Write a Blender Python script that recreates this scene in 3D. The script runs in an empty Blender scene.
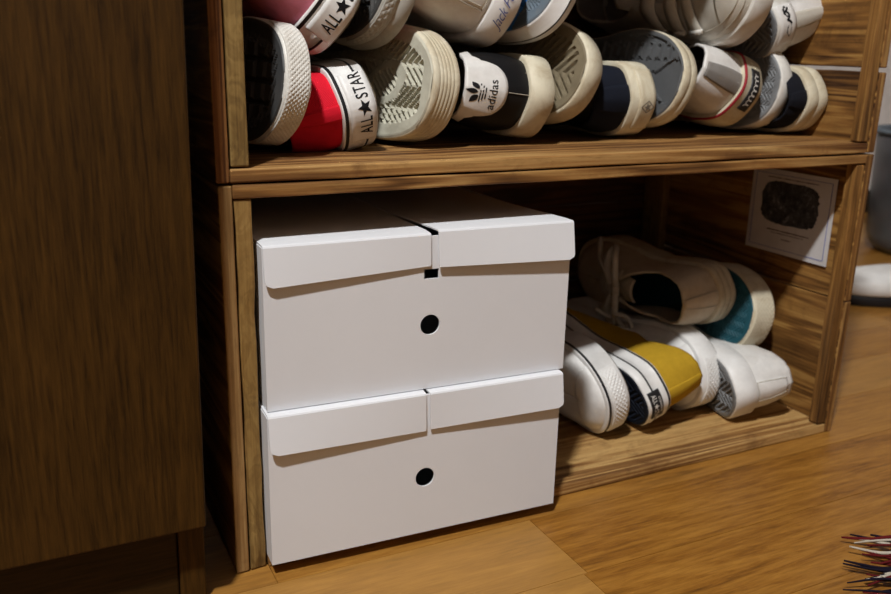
import bpy, math, random
import numpy as np
from mathutils import Matrix, Vector

random.seed(7)
rng = np.random.RandomState(3)
sc = bpy.context.scene
col = sc.collection
PI = math.pi
sc.view_settings.view_transform = 'Standard'
sc.view_settings.look = 'None'
sc.view_settings.gamma = 1
sc.view_settings.use_curve_mapping = False
sc.view_settings.exposure = 0.0

# ------------------------------------------------------------------ helpers
def link(o, parent=None):
    col.objects.link(o)
    if parent is not None:
        o.parent = parent
    return o

def tag(o, label=None, cat=None, group=None, kind=None):
    if label: o['label'] = label
    if cat: o['category'] = cat
    if group: o['group'] = group
    if kind: o['kind'] = kind
    return o

def empty(name, loc=(0, 0, 0), rz=0):
    o = bpy.data.objects.new(name, None)
    o.empty_display_size = 0.02
    o.location = loc
    o.rotation_euler = (0, 0, rz)
    return link(o)

def mesh_obj(name, V, F, mats, parent=None, fm=None, smooth=True, uv=None):
    me = bpy.data.meshes.new(name)
    me.from_pydata([tuple(map(float, v)) for v in V], [], [tuple(f) for f in F])
    if not isinstance(mats, (list, tuple)): mats = [mats]
    for m in mats: me.materials.append(m)
    if fm is not None: me.polygons.foreach_set('material_index', list(fm))
    if uv is not None:
        l = me.uv_layers.new(name='UVMap')
        idx = np.zeros(len(me.loops), dtype=np.int32)
        me.loops.foreach_get('vertex_index', idx)
        l.data.foreach_set('uv', np.asarray(uv, float)[idx].ravel())
    me.polygons.foreach_set('use_smooth', [smooth] * len(me.polygons))
    me.update()
    return link(bpy.data.objects.new(name, me), parent)

class MB:
    """collects pieces that become ONE mesh"""
    def __init__(s): s.V = []; s.F = []; s.M = []
    def add(s, V, F, m=0):
        n = len(s.V); s.V += [tuple(v) for v in V]
        s.F += [tuple(i + n for i in f) for f in F]; s.M += [m] * len(F)
    def box(s, x0, x1, y0, y1, z0, z1, m=0):
        V = [(x, y, z) for z in (z0, z1) for y in (y0, y1) for x in (x0, x1)]
        s.add(V, [(0, 2, 3, 1), (4, 5, 7, 6), (0, 1, 5, 4), (2, 6, 7, 3), (0, 4, 6, 2), (1, 3, 7, 5)], m)
    def tube(s, pts, r, n=8, m=0, cap=True):
        pts = [Vector(p) for p in pts]
        V = []; F = []
        up = Vector((0, 0, 1))
        for i, p in enumerate(pts):
            t = (pts[min(i + 1, len(pts) - 1)] - pts[max(i - 1, 0)]).normalized()
            a = t.cross(up)
            if a.length < 1e-3: a = t.cross(Vector((1, 0, 0)))
            a.normalize(); b = a.cross(t)
            rr = r[i] if isinstance(r, (list, tuple)) else r
            for k in range(n):
                q = 2 * PI * k / n
                V.append(p + a * (rr * math.cos(q)) + b * (rr * math.sin(q)))
        for i in range(len(pts) - 1):
            for k in range(n):
                F.append((i * n + k, i * n + (k + 1) % n, (i + 1) * n + (k + 1) % n, (i + 1) * n + k))
        if cap:
            F.append(tuple(range(n - 1, -1, -1)))
            F.append(tuple((len(pts) - 1) * n + k for k in range(n)))
        s.add(V, F, m)
    def lathe(s, prof, c=(0, 0, 0), n=40, m=0, sx=1, sy=1):
        V = []; F = []
        for r, z in prof:
            for k in range(n):
                a = 2 * PI * k / n
                V.append((c[0] + sx * r * math.cos(a), c[1] + sy * r * math.sin(a), c[2] + z))
        for i in range(len(prof) - 1):
            for k in range(n):
                F.append((i * n + k, i * n + (k + 1) % n, (i + 1) * n + (k + 1) % n, (i + 1) * n + k))
        s.add(V, F, m)
    def build(s, name, mats, parent=None, smooth=False):
        return mesh_obj(name, s.V, s.F, mats, parent, s.M, smooth)

def bevel(o, w=0.001, seg=2):
    b = o.modifiers.new('bevel', 'BEVEL'); b.width = w; b.segments = seg; b.limit_method = 'ANGLE'
    return o

def fill2d(loops, extrude=0.0):
    """filled 2-D shape (holes allowed) -> verts, faces"""
    cu = bpy.data.curves.new('c', 'CURVE'); cu.dimensions = '2D'; cu.fill_mode = 'BOTH'; cu.extrude = extrude
    for lp in loops:
        sp = cu.splines.new('POLY'); sp.points.add(len(lp) - 1)
        for p, q in zip(sp.points, lp): p.co = (q[0], q[1], 0, 1)
        sp.use_cyclic_u = True
    o = bpy.data.objects.new('c', cu); col.objects.link(o)
    me = o.to_mesh()
    V = [tuple(v.co) for v in me.vertices]; F = [tuple(p.vertices) for p in me.polygons]
    o.to_mesh_clear(); bpy.data.objects.remove(o); bpy.data.curves.remove(cu)
    return V, F

def text2d(s, size=1.0, xscale=1.0, bold=0.0, spacing=1.0):
    cu = bpy.data.curves.new('t', 'FONT'); cu.body = s; cu.size = size; cu.offset = bold * size
    cu.space_character = spacing; cu.align_x = 'CENTER'; cu.resolution_u = 4
    o = bpy.data.objects.new('t', cu); col.objects.link(o)
    me = o.to_mesh()
    V = np.array([tuple(v.co) for v in me.vertices]); F = [tuple(p.vertices) for p in me.polygons]
    o.to_mesh_clear(); bpy.data.objects.remove(o); bpy.data.curves.remove(cu)
    V = V[:, :2].copy(); V[:, 0] *= xscale
    V[:, 1] -= (V[:, 1].max() + V[:, 1].min()) / 2
    V[:, 0] -= (V[:, 0].max() + V[:, 0].min()) / 2
    return V, F

def star2d(r, cx=0, cy=0, rot=0.0):
    pts = [(cx, cy)]
    for k in range(10):
        a = PI / 2 + rot + k * PI / 5; q = r if k % 2 == 0 else r * 0.42
        pts.append((cx + q * math.cos(a), cy + q * math.sin(a)))
    return np.array(pts), [(0, 1 + k, 1 + (k + 1) % 10) for k in range(10)]

def stroke2d(path, w):
    p = np.array(path, float); t = np.gradient(p, axis=0)
    t /= np.maximum(np.linalg.norm(t, axis=1, keepdims=True), 1e-9)
    n = np.stack([-t[:, 1], t[:, 0]], 1) * w / 2
    V = np.concatenate([p + n, p - n]); k = len(p)
    return V, [(i, i + 1, k + i + 1, k + i) for i in range(k - 1)]

def join2d(items):
    V = []; F = []; n = 0
    for v, f in items:
        V.append(np.asarray(v)[:, :2]); F += [tuple(i + n for i in q) for q in f]; n += len(v)
    return np.concatenate(V), F

# ------------------------------------------------------------------ materials
class NT:
    def __init__(s, name):
        m = bpy.data.materials.new(name); m.use_nodes = True
        s.m = m; s.t = m.node_tree; s.b = s.t.nodes['Principled BSDF']
    def n(s, typ, **kw):
        x = s.t.nodes.new(typ)
        for k, v in kw.items():
            if k in x.inputs: x.inputs[k].default_value = v
            else: setattr(x, k, v)
        return x
    def l(s, a, b): s.t.links.new(a, b)
    def math(s, op, a, b=None):
        x = s.n('ShaderNodeMath', operation=op)
        for i, v in enumerate((a, b)):
            if v is None: continue
            if isinstance(v, (int, float)): x.inputs[i].default_value = v
            else: s.l(v, x.inputs[i])
        return x.outputs[0]
    def ramp(s, fac, stops):
        r = s.n('ShaderNodeValToRGB'); e = r.color_ramp.elements
        while len(e) < len(stops): e.new(0.5)
        for q, (p, c) in zip(e, stops): q.position = p; q.color = (*c, 1)
        s.l(fac, r.inputs[0]); return r.outputs[0]
    def mix(s, fac, a, b, blend='MIX'):
        x = s.n('ShaderNodeMix', data_type='RGBA', blend_type=blend)
        for i, v in ((0, fac), (6, a), (7, b)):
            if isinstance(v, (int, float)): x.inputs[i].default_value = v
            elif isinstance(v, tuple): x.inputs[i].default_value = (*v, 1)
            else: s.l(v, x.inputs[i])
        return x.outputs[2]
    def bump(s, h, strength=0.3, dist=0.001):
        b = s.n('ShaderNodeBump', Strength=strength, Distance=dist)
        s.l(h, b.inputs['Height']); s.l(b.outputs[0], s.b.inputs['Normal'])
    def coords(s, scale=(1, 1, 1), rand=True):
        tc = s.n('ShaderNodeTexCoord')
        mp = s.n('ShaderNodeMapping'); mp.inputs['Scale'].default_value = scale
        if rand:
            oi = s.n('ShaderNodeObjectInfo')
            v = s.n('ShaderNodeVectorMath', operation='SCALE'); v.inputs[0].default_value = (7.3, 5.1, 9.7)
            s.l(oi.outputs['Random'], v.inputs['Scale'])
            a = s.n('ShaderNodeVectorMath', operation='ADD')
            s.l(tc.outputs['Object'], a.inputs[0]); s.l(v.outputs[0], a.inputs[1]); s.l(a.outputs[0], mp.inputs['Vector'])
        else:
            s.l(tc.outputs['Object'], mp.inputs['Vector'])
        return mp.outputs[0]
    def noise(s, vec, scale, detail=4, rough=0.55, dist=0.0):
        x = s.n('ShaderNodeTexNoise', Scale=scale, Detail=detail, Roughness=rough, Distortion=dist)
        s.l(vec, x.inputs['Vector']); return x.outputs['Fac']

def plain(name, c, rough=0.5, spec=0.5, dirt=0.0, dirtc=(0.30, 0.20, 0.09), weave=0.0, scale=60, metallic=0, var=.08):
    t = NT(name); t.b.inputs['Roughness'].default_value = rough
    t.b.inputs['Specular IOR Level'].default_value = spec
    t.b.inputs['Metallic'].default_value = metallic
    v = t.coords()
    n1 = t.noise(v, scale, 5, 0.65)
    base = t.mix(t.ramp(n1, [(0.35, (0, 0, 0)), (0.7, (1, 1, 1))]), tuple(x * (1 - var) for x in c), tuple(min(1, x * (1 + var * .7)) for x in c))
    if dirt > 0:
        n2 = t.noise(v, scale * 0.55, 6, 0.7, 0.6)
        f = t.math('MULTIPLY', t.ramp(n2, [(0.45, (0, 0, 0)), (0.72, (1, 1, 1))]), dirt)
        base = t.mix(f, base, dirtc)
    t.l(base, t.b.inputs['Base Color'])
    if weave > 0:
        ck = t.n('ShaderNodeTexWave', wave_type='BANDS', bands_direction='DIAGONAL', Scale=420.0, Distortion=0.5)
        t.l(v, ck.inputs['Vector'])
        t.bump(ck.outputs['Fac'], weave, 0.0006)
    else:
        t.bump(n1, 0.12, 0.0006)
    return t.m

def wood(name, axis, dark=(0.030, 0.010, 0.003), mid=(0.22, 0.102, 0.026), light=(0.50, 0.30, 0.090), band=26.0, contrast=0.42, rough=0.6, grainy=1.0, stretch=.07):
    """scorched pine: bands run along `axis` of the object"""
    t = NT(name); t.b.inputs['Roughness'].default_value = rough
    t.b.inputs['Specular IOR Level'].default_value = 0.3
    sc3 = [1.0, 1.0, 1.0]; sc3[axis] = stretch
    v = t.coords(tuple(sc3))
    warp = t.noise(v, 9, 3, 0.5, 0.4)
    big = t.noise(v, band, 3, 0.5, 1.2)
    s4 = [1.0, 1.0, 1.0]; s4[axis] = 0.02
    fine = t.noise(t.coords(tuple(s4)), 420, 4, 0.6)
    a = t.math('MULTIPLY', t.math('SINE', t.math('MULTIPLY', t.math('ADD', big, t.math('MULTIPLY', warp, 0.8)), 34.0)), 0.5 * contrast)
    f = t.math('ADD', t.math('ADD', a, 0.42), t.math('MULTIPLY', t.math('SUBTRACT', fine, 0.5), 0.55 * grainy))
    f = t.math('ADD', f, t.math('MULTIPLY', t.math('SUBTRACT', warp, 0.5), 0.9))
    c = t.ramp(f, [(0.08, dark), (0.42, mid), (0.8, light)])
    cross = t.noise(t.coords(tuple(1.0 if i != axis else .25 for i in range(3))), 150, 6, .75)
    c = t.mix(t.math('MULTIPLY', t.ramp(cross, [(.50, (0, 0, 0)), (.68, (1, 1, 1))]), .45), c, tuple(x * .45 for x in mid))
    hue = t.noise(t.coords((1, 1, 1)), 7, 3, .5)
    c = t.mix(t.math('MULTIPLY', t.ramp(hue, [(.40, (0, 0, 0)), (.65, (1, 1, 1))]), .35), c, tuple(a * b for a, b in zip(light, (.80, .62, .45))))
    # scorch blotches and weathering of the crate
    sp = t.noise(t.coords((1, 1, 1)), 24, 5, 0.7, 0.5)
    c = t.mix(t.math('MULTIPLY', t.ramp(sp, [(0.56, (0, 0, 0)), (0.72, (1, 1, 1))]), 0.5), c, tuple(x * 1.3 for x in dark))
    t.l(c, t.b.inputs['Base Color'])
    t.bump(fine, 0.35, 0.0008)
    return t.m

M = {}
for i, ax in enumerate('xyz'):
    M['wood_' + ax] = wood('scorched_pine_' + ax, i)
    M['edge_' + ax] = wood('sawn_pine_' + ax, i, dark=(0.065, 0.026, 0.007), mid=(0.23, 0.108, 0.031), light=(0.46, 0.275, 0.095), contrast=0.42, grainy=2.0)
M['batten'] = wood('batten_pine', 2, dark=(0.07, 0.036, 0.010), mid=(0.22, 0.135, 0.042), light=(0.40, 0.27, 0.095), contrast=0.15, grainy=1.5, stretch=.5, band=60)
M['end_low'] = wood('weathered_plank_end', 2, dark=(0.09, 0.042, 0.014), mid=(0.25, 0.140, 0.050), light=(0.44, 0.285, 0.120), contrast=0.15, grainy=2.2, stretch=.1)
M['end_up'] = wood('reddish_plank_end', 2, dark=(0.035, 0.011, 0.004), mid=(0.16, 0.062, 0.020), light=(0.36, 0.18, 0.060), contrast=0.5, grainy=1.6, stretch=.015, band=40)
M['batten_r'] = wood('dark_batten_pine', 2, dark=(0.04, 0.017, 0.005), mid=(0.22, 0.105, 0.028), light=(0.46, 0.275, 0.085), contrast=0.3, grainy=1.6)
M['shelf'] = wood('shelf_board_pine', 0, dark=(0.075, 0.026, 0.008), mid=(0.29, 0.145, 0.045), light=(0.54, 0.34, 0.13), band=30, contrast=0.5, grainy=1.5, stretch=.035)
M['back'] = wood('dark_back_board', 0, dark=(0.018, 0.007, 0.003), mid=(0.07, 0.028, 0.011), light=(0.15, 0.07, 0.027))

M['card'] = plain('white_cardboard', (0.735, 0.75, 0.785), 0.65, 0.2, scale=9, var=.02)
M['card_in'] = plain('cardboard_inside', (0.45, 0.43, 0.41), 0.8, 0.1)
M['rub_w'] = plain('white_rubber', (0.72, 0.71, 0.67), 0.5, 0.35, dirt=0.35)
M['rub_clean'] = plain('clean_white_rubber', (0.80, 0.80, 0.79), 0.45, 0.4, dirt=0.12)
M['rub_cream'] = plain('worn_cream_rubber', (0.66, 0.61, 0.47), 0.55, 0.3, dirt=0.55, dirtc=(0.33, 0.22, 0.09))
M['rub_grey'] = plain('greyed_rubber', (0.43, 0.42, 0.38), 0.6, 0.3, dirt=0.4, dirtc=(0.16, 0.13, 0.09))
M['sole_dark'] = plain('dark_outsole_rubber', (0.045, 0.047, 0.048), 0.55, 0.4, dirt=0.3, dirtc=(0.10, 0.09, 0.08))
M['sole_cream'] = plain('cream_outsole_rubber', (0.56, 0.55, 0.45), 0.6, 0.3, dirt=0.4, dirtc=(0.22, 0.18, 0.12))
M['sole_brown'] = plain('olive_brown_outsole', (0.20, 0.165, 0.105), 0.65, 0.3, dirt=0.4, dirtc=(0.10, 0.08, 0.05))
M['sole_grey'] = plain('slate_grey_outsole', (0.085, 0.09, 0.095), 0.6, 0.4, dirt=0.3, dirtc=(0.05, 0.05, 0.05))
M['sole_midgrey'] = plain('mid_grey_outsole', (0.22, 0.23, 0.24), 0.6, 0.4, dirt=0.5, dirtc=(0.07, 0.07, 0.07))
M['sole_slate'] = plain('blue_slate_outsole', (0.13, 0.17, 0.21), 0.55, 0.4, dirt=0.2)
M['sole_blue'] = plain('blue_heel_rubber', (0.03, 0.19, 0.58), 0.5, 0.4)
M['sole_teal'] = plain('teal_outsole', (0.014, 0.085, 0.115), 0.6, 0.3, dirt=0.2, dirtc=(0.02, 0.05, 0.06))
M['sole_navy'] = plain('navy_outsole', (0.012, 0.016, 0.028), 0.7, 0.15)
M['red'] = plain('red_canvas', (0.66, 0.012, 0.03), 0.8, 0.1, weave=0.5)
M['pink'] = plain('pink_suede', (0.70, 0.225, 0.31), 0.9, 0.1, dirt=0.2, dirtc=(0.4, 0.08, 0.13), scale=150)
M['navy'] = plain('navy_canvas', (0.009, 0.0115, 0.021), 0.85, 0.15, weave=0.5)
M['black_canvas'] = plain('black_canvas', (0.010, 0.011, 0.016), 0.85, 0.12, weave=0.5)
M['black_leather'] = plain('black_leather', (0.008, 0.008, 0.009), 0.5, 0.22)
M['white_leather'] = plain('white_leather', (0.72, 0.71, 0.69), 0.42, 0.4, dirt=0.12, scale=90)
M['white_canvas'] = plain('white_canvas', (0.76, 0.76, 0.75), 0.8, 0.15, weave=0.35, dirt=0.1)
M['cream_canvas'] = plain('cream_canvas', (0.66, 0.58, 0.45), 0.85, 0.15, weave=0.45, dirt=0.3)
M['offwhite_leather'] = plain('off_white_leather', (0.57, 0.55, 0.49), 0.5, 0.35, dirt=0.25)
M['mustard'] = plain('mustard_suede', (0.46, 0.285, 0.022), 0.9, 0.1, scale=150)
M['grey_patch'] = plain('grey_suede_patch', (0.27, 0.255, 0.24), 0.9, 0.1, weave=0.6, dirt=0.2)
M['lining'] = plain('beige_lining', (0.50, 0.44, 0.35), 0.9, 0.1, weave=0.3)
M['lining_dark'] = plain('dark_lining', (0.03, 0.03, 0.032), 0.9, 0.1, weave=0.3)
M['insole_teal'] = plain('teal_insole', (0.014, 0.055, 0.068), 0.9, 0.1)
M['lace'] = plain('white_lace', (0.66, 0.63, 0.56), 0.85, 0.15, weave=0.5, dirt=0.2)
M['black'] = plain('black_rubber', (0.012, 0.012, 0.014), 0.5, 0.4)
M['ink'] = plain('black_ink', (0.008, 0.008, 0.010), 0.6, 0.2)
M['ink_blue'] = plain('blue_ink', (0.02, 0.06, 0.34), 0.6, 0.2)
M['ink_white'] = plain('white_ink', (0.72, 0.70, 0.66), 0.6, 0.2)
M['ink_grey'] = plain('grey_ink', (0.20, 0.18, 0.15), 0.6, 0.2)
M['piping_red'] = plain('dark_red_piping', (0.30, 0.014, 0.025), 0.6, 0.3)
M['stitch'] = plain('stitching_thread', (0.50, 0.46, 0.38), 0.8, 0.1)
M['eyelet'] = plain('metal_eyelet', (0.45, 0.43, 0.40), 0.35, 0.5, metallic=0.8)

# ------------------------------------------------------------------ shoes
OUT = [(0, 0), (.008, .019), (.024, .0325), (.055, .0365), (.10, .0345), (.15, .040), (.195, .0485), (.232, .0445), (.257, .030), (.2695, .010),
       (.2685, -.010), (.258, -.029), (.236, -.041), (.20, -.0455), (.16, -.040), (.11, -.0315), (.06, -.0335), (.024, -.0315), (.008, -.0185)]
L0 = 0.27

def catmull(pts, closed=True, n=16):
    p = np.array(pts, float); k = len(p); out = []
    for i in range(k if closed else k - 1):
        if closed: a, b, c, d = p[(i - 1) % k], p[i], p[(i + 1) % k], p[(i + 2) % k]
        else: a, b, c, d = p[max(i - 1, 0)], p[i], p[i + 1], p[min(i + 2, k - 1)]
        for t in np.linspace(0, 1, n, endpoint=False):
            out.append(0.5 * ((2 * b) + (-a + c) * t + (2 * a - 5 * b + 4 * c - d) * t * t + (-a + 3 * b - 3 * c + d) * t ** 3))
    if not closed: out.append(p[-1])
    return np.array(out)

def resample(P, n):
    Q = np.concatenate([P, P[:1]]); d = np.concatenate([[0], np.cumsum(np.linalg.norm(np.diff(Q, axis=0), axis=1))])
    s = np.linspace(0, d[-1], n, endpoint=False)
    return np.stack([np.interp(s, d, Q[:, k]) for k in range(Q.shape[1])], 1), d[-1]

def sstep(a, b, x):
    t = np.clip((x - a) / (b - a), 0, 1); return t * t * (3 - 2 * t)

class Shoe:
    N = 144; MV = 18
    def __init__(s, name, label, group, mirror=False, heel_h=0.064, dip=0.052, throat=0.076, toe_h=0.040, fox=0.027, zs=1.0,
                 width=1.0, length=1.0, spring=0.007, lean=0.006, collar_w=1.0, cat='sneaker'):
        s.mir = -1 if mirror else 1
        s.root = empty(name); tag(s.root, label, cat, group)
        o = catmull(OUT); o[:, 1] *= width; o[:, 0] *= length
        s.L = L0 * length
        s.O, s.per = resample(o, s.N)
        s.O = np.roll(s.O, -int(np.argmin(np.hypot(s.O[:, 0], s.O[:, 1]))), axis=0)
        t = np.roll(s.O, -1, 0) - np.roll(s.O, 1, 0); t /= np.linalg.norm(t, axis=1, keepdims=True)
        s.Nn = np.stack([-t[:, 1], t[:, 0]], 1)
        if np.sum(s.Nn * (s.O - s.O.mean(0))) < 0: s.Nn *= -1
        s.spring = spring; s.fox = fox; s.zs = zs; s.width = width
        # ---- upper surface grid
        N, MV = s.N, s.MV
        xb = s.O[:, 0] / length; yb = s.O[:, 1]
        B = s.O - s.Nn * 0.0035
        side = np.sign(yb); side[np.abs(yb) < 1e-4] = 1
        xt = np.interp(xb, [0, .012, .06, .135, .185, .27], [.006, .012, .055, .128, .178, .232]) * length
        x_ = xt / length
        w = np.interp(x_, [.006, .010, .018, .035, .06, .09, .115, .132, .170, .180, .24], [0, .0140, .0215, .0262, .0270, .0247, .0185, .0100, .0080, 0, 0]) * width * collar_w
        yc = np.interp(x_, [0, .1, .2, .27], [0, .001, .003, .002])
        yt = yc + side * w
        zt = np.interp(x_, [.006, .03, .07, .10, .13, .175, .205, .24], [heel_h, heel_h - .004, dip, dip + .008, throat, throat * .80, throat * .65, toe_h])
        zt = fox + (zt - fox + .0) * zs if zs != 1 else zt
        zt = np.maximum(zt, fox + .004)
        zb = np.full(N, fox - .004)
        k = sstep(.09, .17, xb)
        v = np.linspace(0, 1, MV + 1)
        P = np.zeros((N, MV + 1, 3))
        for j, q in enumerate(v):
            a1 = q ** 1.5; b1 = q
            a2 = 1 - math.cos(q * PI / 2); b2 = math.sin(q * PI / 2)
            a = a1 * (1 - k) + a2 * k; b = b1 * (1 - k) + b2 * k
            bul = lean * math.sin(q * PI) * (1 - k)
            P[:, j, 0] = B[:, 0] + (xt - B[:, 0]) * a + s.Nn[:, 0] * bul * .35
            P[:, j, 1] = B[:, 1] + (yt - B[:, 1]) * a + s.Nn[:, 1] * bul * .35
            P[:, j, 2] = zb + (zt - zb) * b + s.ts(B[:, 0] + (xt - B[:, 0]) * a)
        s.P = P
        du = np.roll(P, -1, 0) - np.roll(P, 1, 0); dv = np.gradient(P, axis=1)
        nn = np.cross(du, dv); ln = np.linalg.norm(nn, axis=2, keepdims=True); nn = nn / np.maximum(ln, 1e-12)
        c = np.stack([P[..., 0], np.zeros_like(P[..., 0]), np.full_like(P[..., 0], .01)], 2)
        c[..., 0] = np.clip(c[..., 0], .05 * length, .2 * length)
        if np.sum(nn * (P - c)) < 0: nn = -nn
        s.PN = nn
    def ts(s, x): return s.spring * sstep(.17, .28, np.asarray(x) * L0 / s.L)
    def ob(s, name, V, F, mats, parent=None, fm=None, smooth=True, uv=None):
        V = np.asarray(V, float).copy()
        if s.mir < 0:
            V[:, 1] *= -1; F = [tuple(reversed(f)) for f in F]
        return mesh_obj(name, V, F, mats, parent or s.root, fm, smooth, uv)
    # --- parametric surfaces: s in metres round the outline from the heel centre
    def ring(s, A, sv):
        f = (np.asarray(sv) / s.per * s.N) % s.N; i = np.floor(f).astype(int); t = (f - i)[..., None]
        return A[i % s.N] * (1 - t) + A[(i + 1) % s.N] * t
    def foxp(s, sv, z, off):
        sv, z, off = np.broadcast_arrays(np.asarray(sv, float), np.asarray(z, float), np.asarray(off, float))
        p = s.ring(s.O, sv); n = s.ring(s.Nn, sv)
        q = p + n * (off + .0015)[..., None]
        return np.concatenate([q, (z + s.ts(q[..., 0]))[..., None]], -1)
    def upp(s, sv, v, off):
        sv, v, off = np.broadcast_arrays(np.asarray(sv, float), np.asarray(v, float), np.asarray(off, float))
        f = (sv / s.per * s.N) % s.N; i = np.floor(f).astype(int); a = (f - i)[..., None]
        g = np.clip(v, 0, 1) * s.MV; j = np.minimum(np.floor(g).astype(int), s.MV - 1); b = (g - j)[..., None]
        def lp(A): return (A[i % s.N, j] * (1 - a) + A[(i + 1) % s.N, j] * a) * (1 - b) + (A[i % s.N, j + 1] * (1 - a) + A[(i + 1) % s.N, j + 1] * a) * b
        n = lp(s.PN); n /= np.maximum(np.linalg.norm(n, axis=-1, keepdims=True), 1e-9)
        return lp(s.P) + n * off[..., None]
    def patch(s, name, fn, s0, s1, t0, t1, ns, nt, off, mat, parent=None, base=-.0006, relief=None, tf=None):
        S = np.linspace(s0, s1, ns + 1)[:, None] * np.ones((1, nt + 1))
        q = np.linspace(0, 1, nt + 1)[None, :]
        if tf is not None:
            lo, hi = tf(S[:, 0]); T = lo[:, None] + (hi - lo)[:, None] * q
        else: T = t0 + (t1 - t0) * q * np.ones((ns + 1, 1))
        o = np.full(S.shape, off)
        if relief is not None: o = o + relief(S, T)
        top = fn(S, T, o).reshape(-1, 3); bot = fn(S, T, base).reshape(-1, 3)
        n = (ns + 1) * (nt + 1); id_ = lambda i, j: i * (nt + 1) + j
        F = []
        for i in range(ns):
            for j in range(nt): F.append((id_(i, j), id_(i + 1, j), id_(i + 1, j + 1), id_(i, j + 1)))
        for i in range(ns):
            F.append((id_(i + 1, 0), id_(i, 0), n + id_(i, 0), n + id_(i + 1, 0)))
            F.append((id_(i, nt), id_(i + 1, nt), n + id_(i + 1, nt), n + id_(i, nt)))
        for j in range(nt):
            F.append((id_(0, j), id_(0, j + 1), n + id_(0, j + 1), n + id_(0, j)))
            F.append((id_(ns, j + 1), id_(ns, j), n + id_(ns, j), n + id_(ns, j + 1)))
        V = np.concatenate([top, bot])
        return s.ob(name, V, F, mat, parent)
    def decal(s, name, fn, shape, sc_, tc, off, mat, parent=None, rot=0.0, flip=1, tscale=1.0):
        """flat shape in metres wrapped on a surface, centred at (sc_, tc); rot turns it"""
        V, F = shape; c, n = math.cos(rot), math.sin(rot)
        X = V[:, 0] * c - V[:, 1] * n; Y = V[:, 0] * n + V[:, 1] * c
        # seen from outside s runs to the LEFT or right depending on mirroring
        S = sc_ + X * flip * (-s.mir) ; T = tc + Y * tscale
        return s.ob(name, fn(S, T, np.full(len(S), off)), F, mat, parent, smooth=False)
    # --- parts
    def upper(s, mat, lining=None, name='upper'):
        N, MV = s.N, s.MV
        V = s.P.reshape(-1, 3); id_ = lambda i, j: (i % N) * (MV + 1) + j
        F = [(id_(i, j), id_(i + 1, j), id_(i + 1, j + 1), id_(i, j + 1)) for i in range(N) for j in range(MV)]
        o = s.ob(name, V, F, [mat, lining or M['lining']])
        # collar thickness and lining: inner shell
        inn = (s.P - s.PN * .0028); inn[..., 2] = np.maximum(inn[..., 2], .008 + s.ts(inn[..., 0]))
        V2 = np.concatenate([V, inn.reshape(-1, 3)]); n = N * (MV + 1)
        F2 = list(F) + [(n + id_(i, j + 1), n + id_(i + 1, j + 1), n + id_(i + 1, j), n + id_(i, j)) for i in range(N) for j in range(MV)]
        F2 += [(id_(i, MV), id_(i + 1, MV), n + id_(i + 1, MV), n + id_(i, MV)) for i in range(N)]
        fm = [0] * (N * MV) + [1] * (N * MV) + [0] * N
        bpy.data.objects.remove(o)
        return s.ob(name, V2, F2, [mat, lining or M['lining']], fm=fm)
    def foxing(s, mats, rings, top=None, name='foxing'):
        """rings: list of (offset, z, material of the band above it)"""
        N = s.N; V = []; F = []; fm = []
        sv = np.arange(N) / N * s.per
        for (off, z, m) in rings: V.append(s.foxp(sv, z, off - .0015))
        V = np.concatenate(V)
        for r in range(len(rings) - 1):
            for i in range(N):
                F.append((r * N + i, r * N + (i + 1) % N, (r + 1) * N + (i + 1) % N, (r + 1) * N + i)); fm.append(rings[r][2])
        return s.ob(name, V, F, mats, fm=fm)
    def std_foxing(s, mat, stripe=None, top_line=None, grooves=0, extra=0.0):
        h = s.fox; r = [(-.0015, .0016, 0), (-.0006, .0008, 0), (.0012 + extra, .003, 0)]
        if stripe:
            r += [(.0015 + extra, stripe[0] - .0002, 0), (.0019 + extra, stripe[0], 1), (.0019 + extra, stripe[1], 0), (.0015 + extra, stripe[1] + .0002, 0)]
        if grooves:
            for k in range(grooves):
                z = .006 + (h - .010) * (k + .5) / grooves
                r += [(.0015 + extra, z - .0005, 0), (.0011 + extra, z - .0001, 0), (.0011 + extra, z + .0001, 0), (.0015 + extra, z + .0005, 0)]
        if top_line:
            r += [(.0014 + extra * .5, h - .0042, 0), (.0016 + extra * .5, h - .0040, 1), (.0012, h - .0012, 0)]
        r += [(.0012 + extra * .4, h - .0008, 0), (.0002, h, 0), (-.0055, h + .0002, 0)]
        return s.foxing([mat, M['black'] if not isinstance(stripe or top_line, str) else mat], r)
    def edges(s, x):
        """outline y-limits at station x"""
        i0 = int(np.argmax(s.O[:, 0])); A = s.O[:i0 + 1]; Bq = s.O[i0:]
        a = np.interp(x, A[:, 0], A[:, 1]); b = np.interp(x, Bq[::-1, 0], Bq[::-1, 1])
        b = np.where(x < s.O[-1, 0], -np.abs(a), b)
        return a, b
    def outsole(s, mat, tread='herringbone', depth=.0022, mat2=None, split=None, rim=.006, pitch=.0085, name='outsole'):
        nx, ny = 230, 64
        i0 = int(np.argmax(s.O[:, 0]))
        u = np.linspace(0, 1, nx + 1); xs = s.O[0, 0] + (s.L - .0008 - s.O[0, 0]) * (0.5 - 0.5 * np.cos(u * PI)) * 1.0
        xs = .5 * xs + .5 * (np.linspace(0.0006, s.L - .0010, nx + 1))
        a, b = s.edges(xs)
        q = np.linspace(0, 1, ny + 1)
        X = xs[:, None] * np.ones((1, ny + 1)); Y = b[:, None] + (a - b)[:, None] * q[None, :]
        ymid = ((a + b) / 2)[:, None]; hw = ((a - b) / 2)[:, None]
        d = np.minimum(hw - np.abs(Y - ymid), np.minimum(X, s.L - X) * .9)
        ramp = np.clip((d - rim) / .0015, 0, 1)
        g = np.zeros_like(X)
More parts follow.
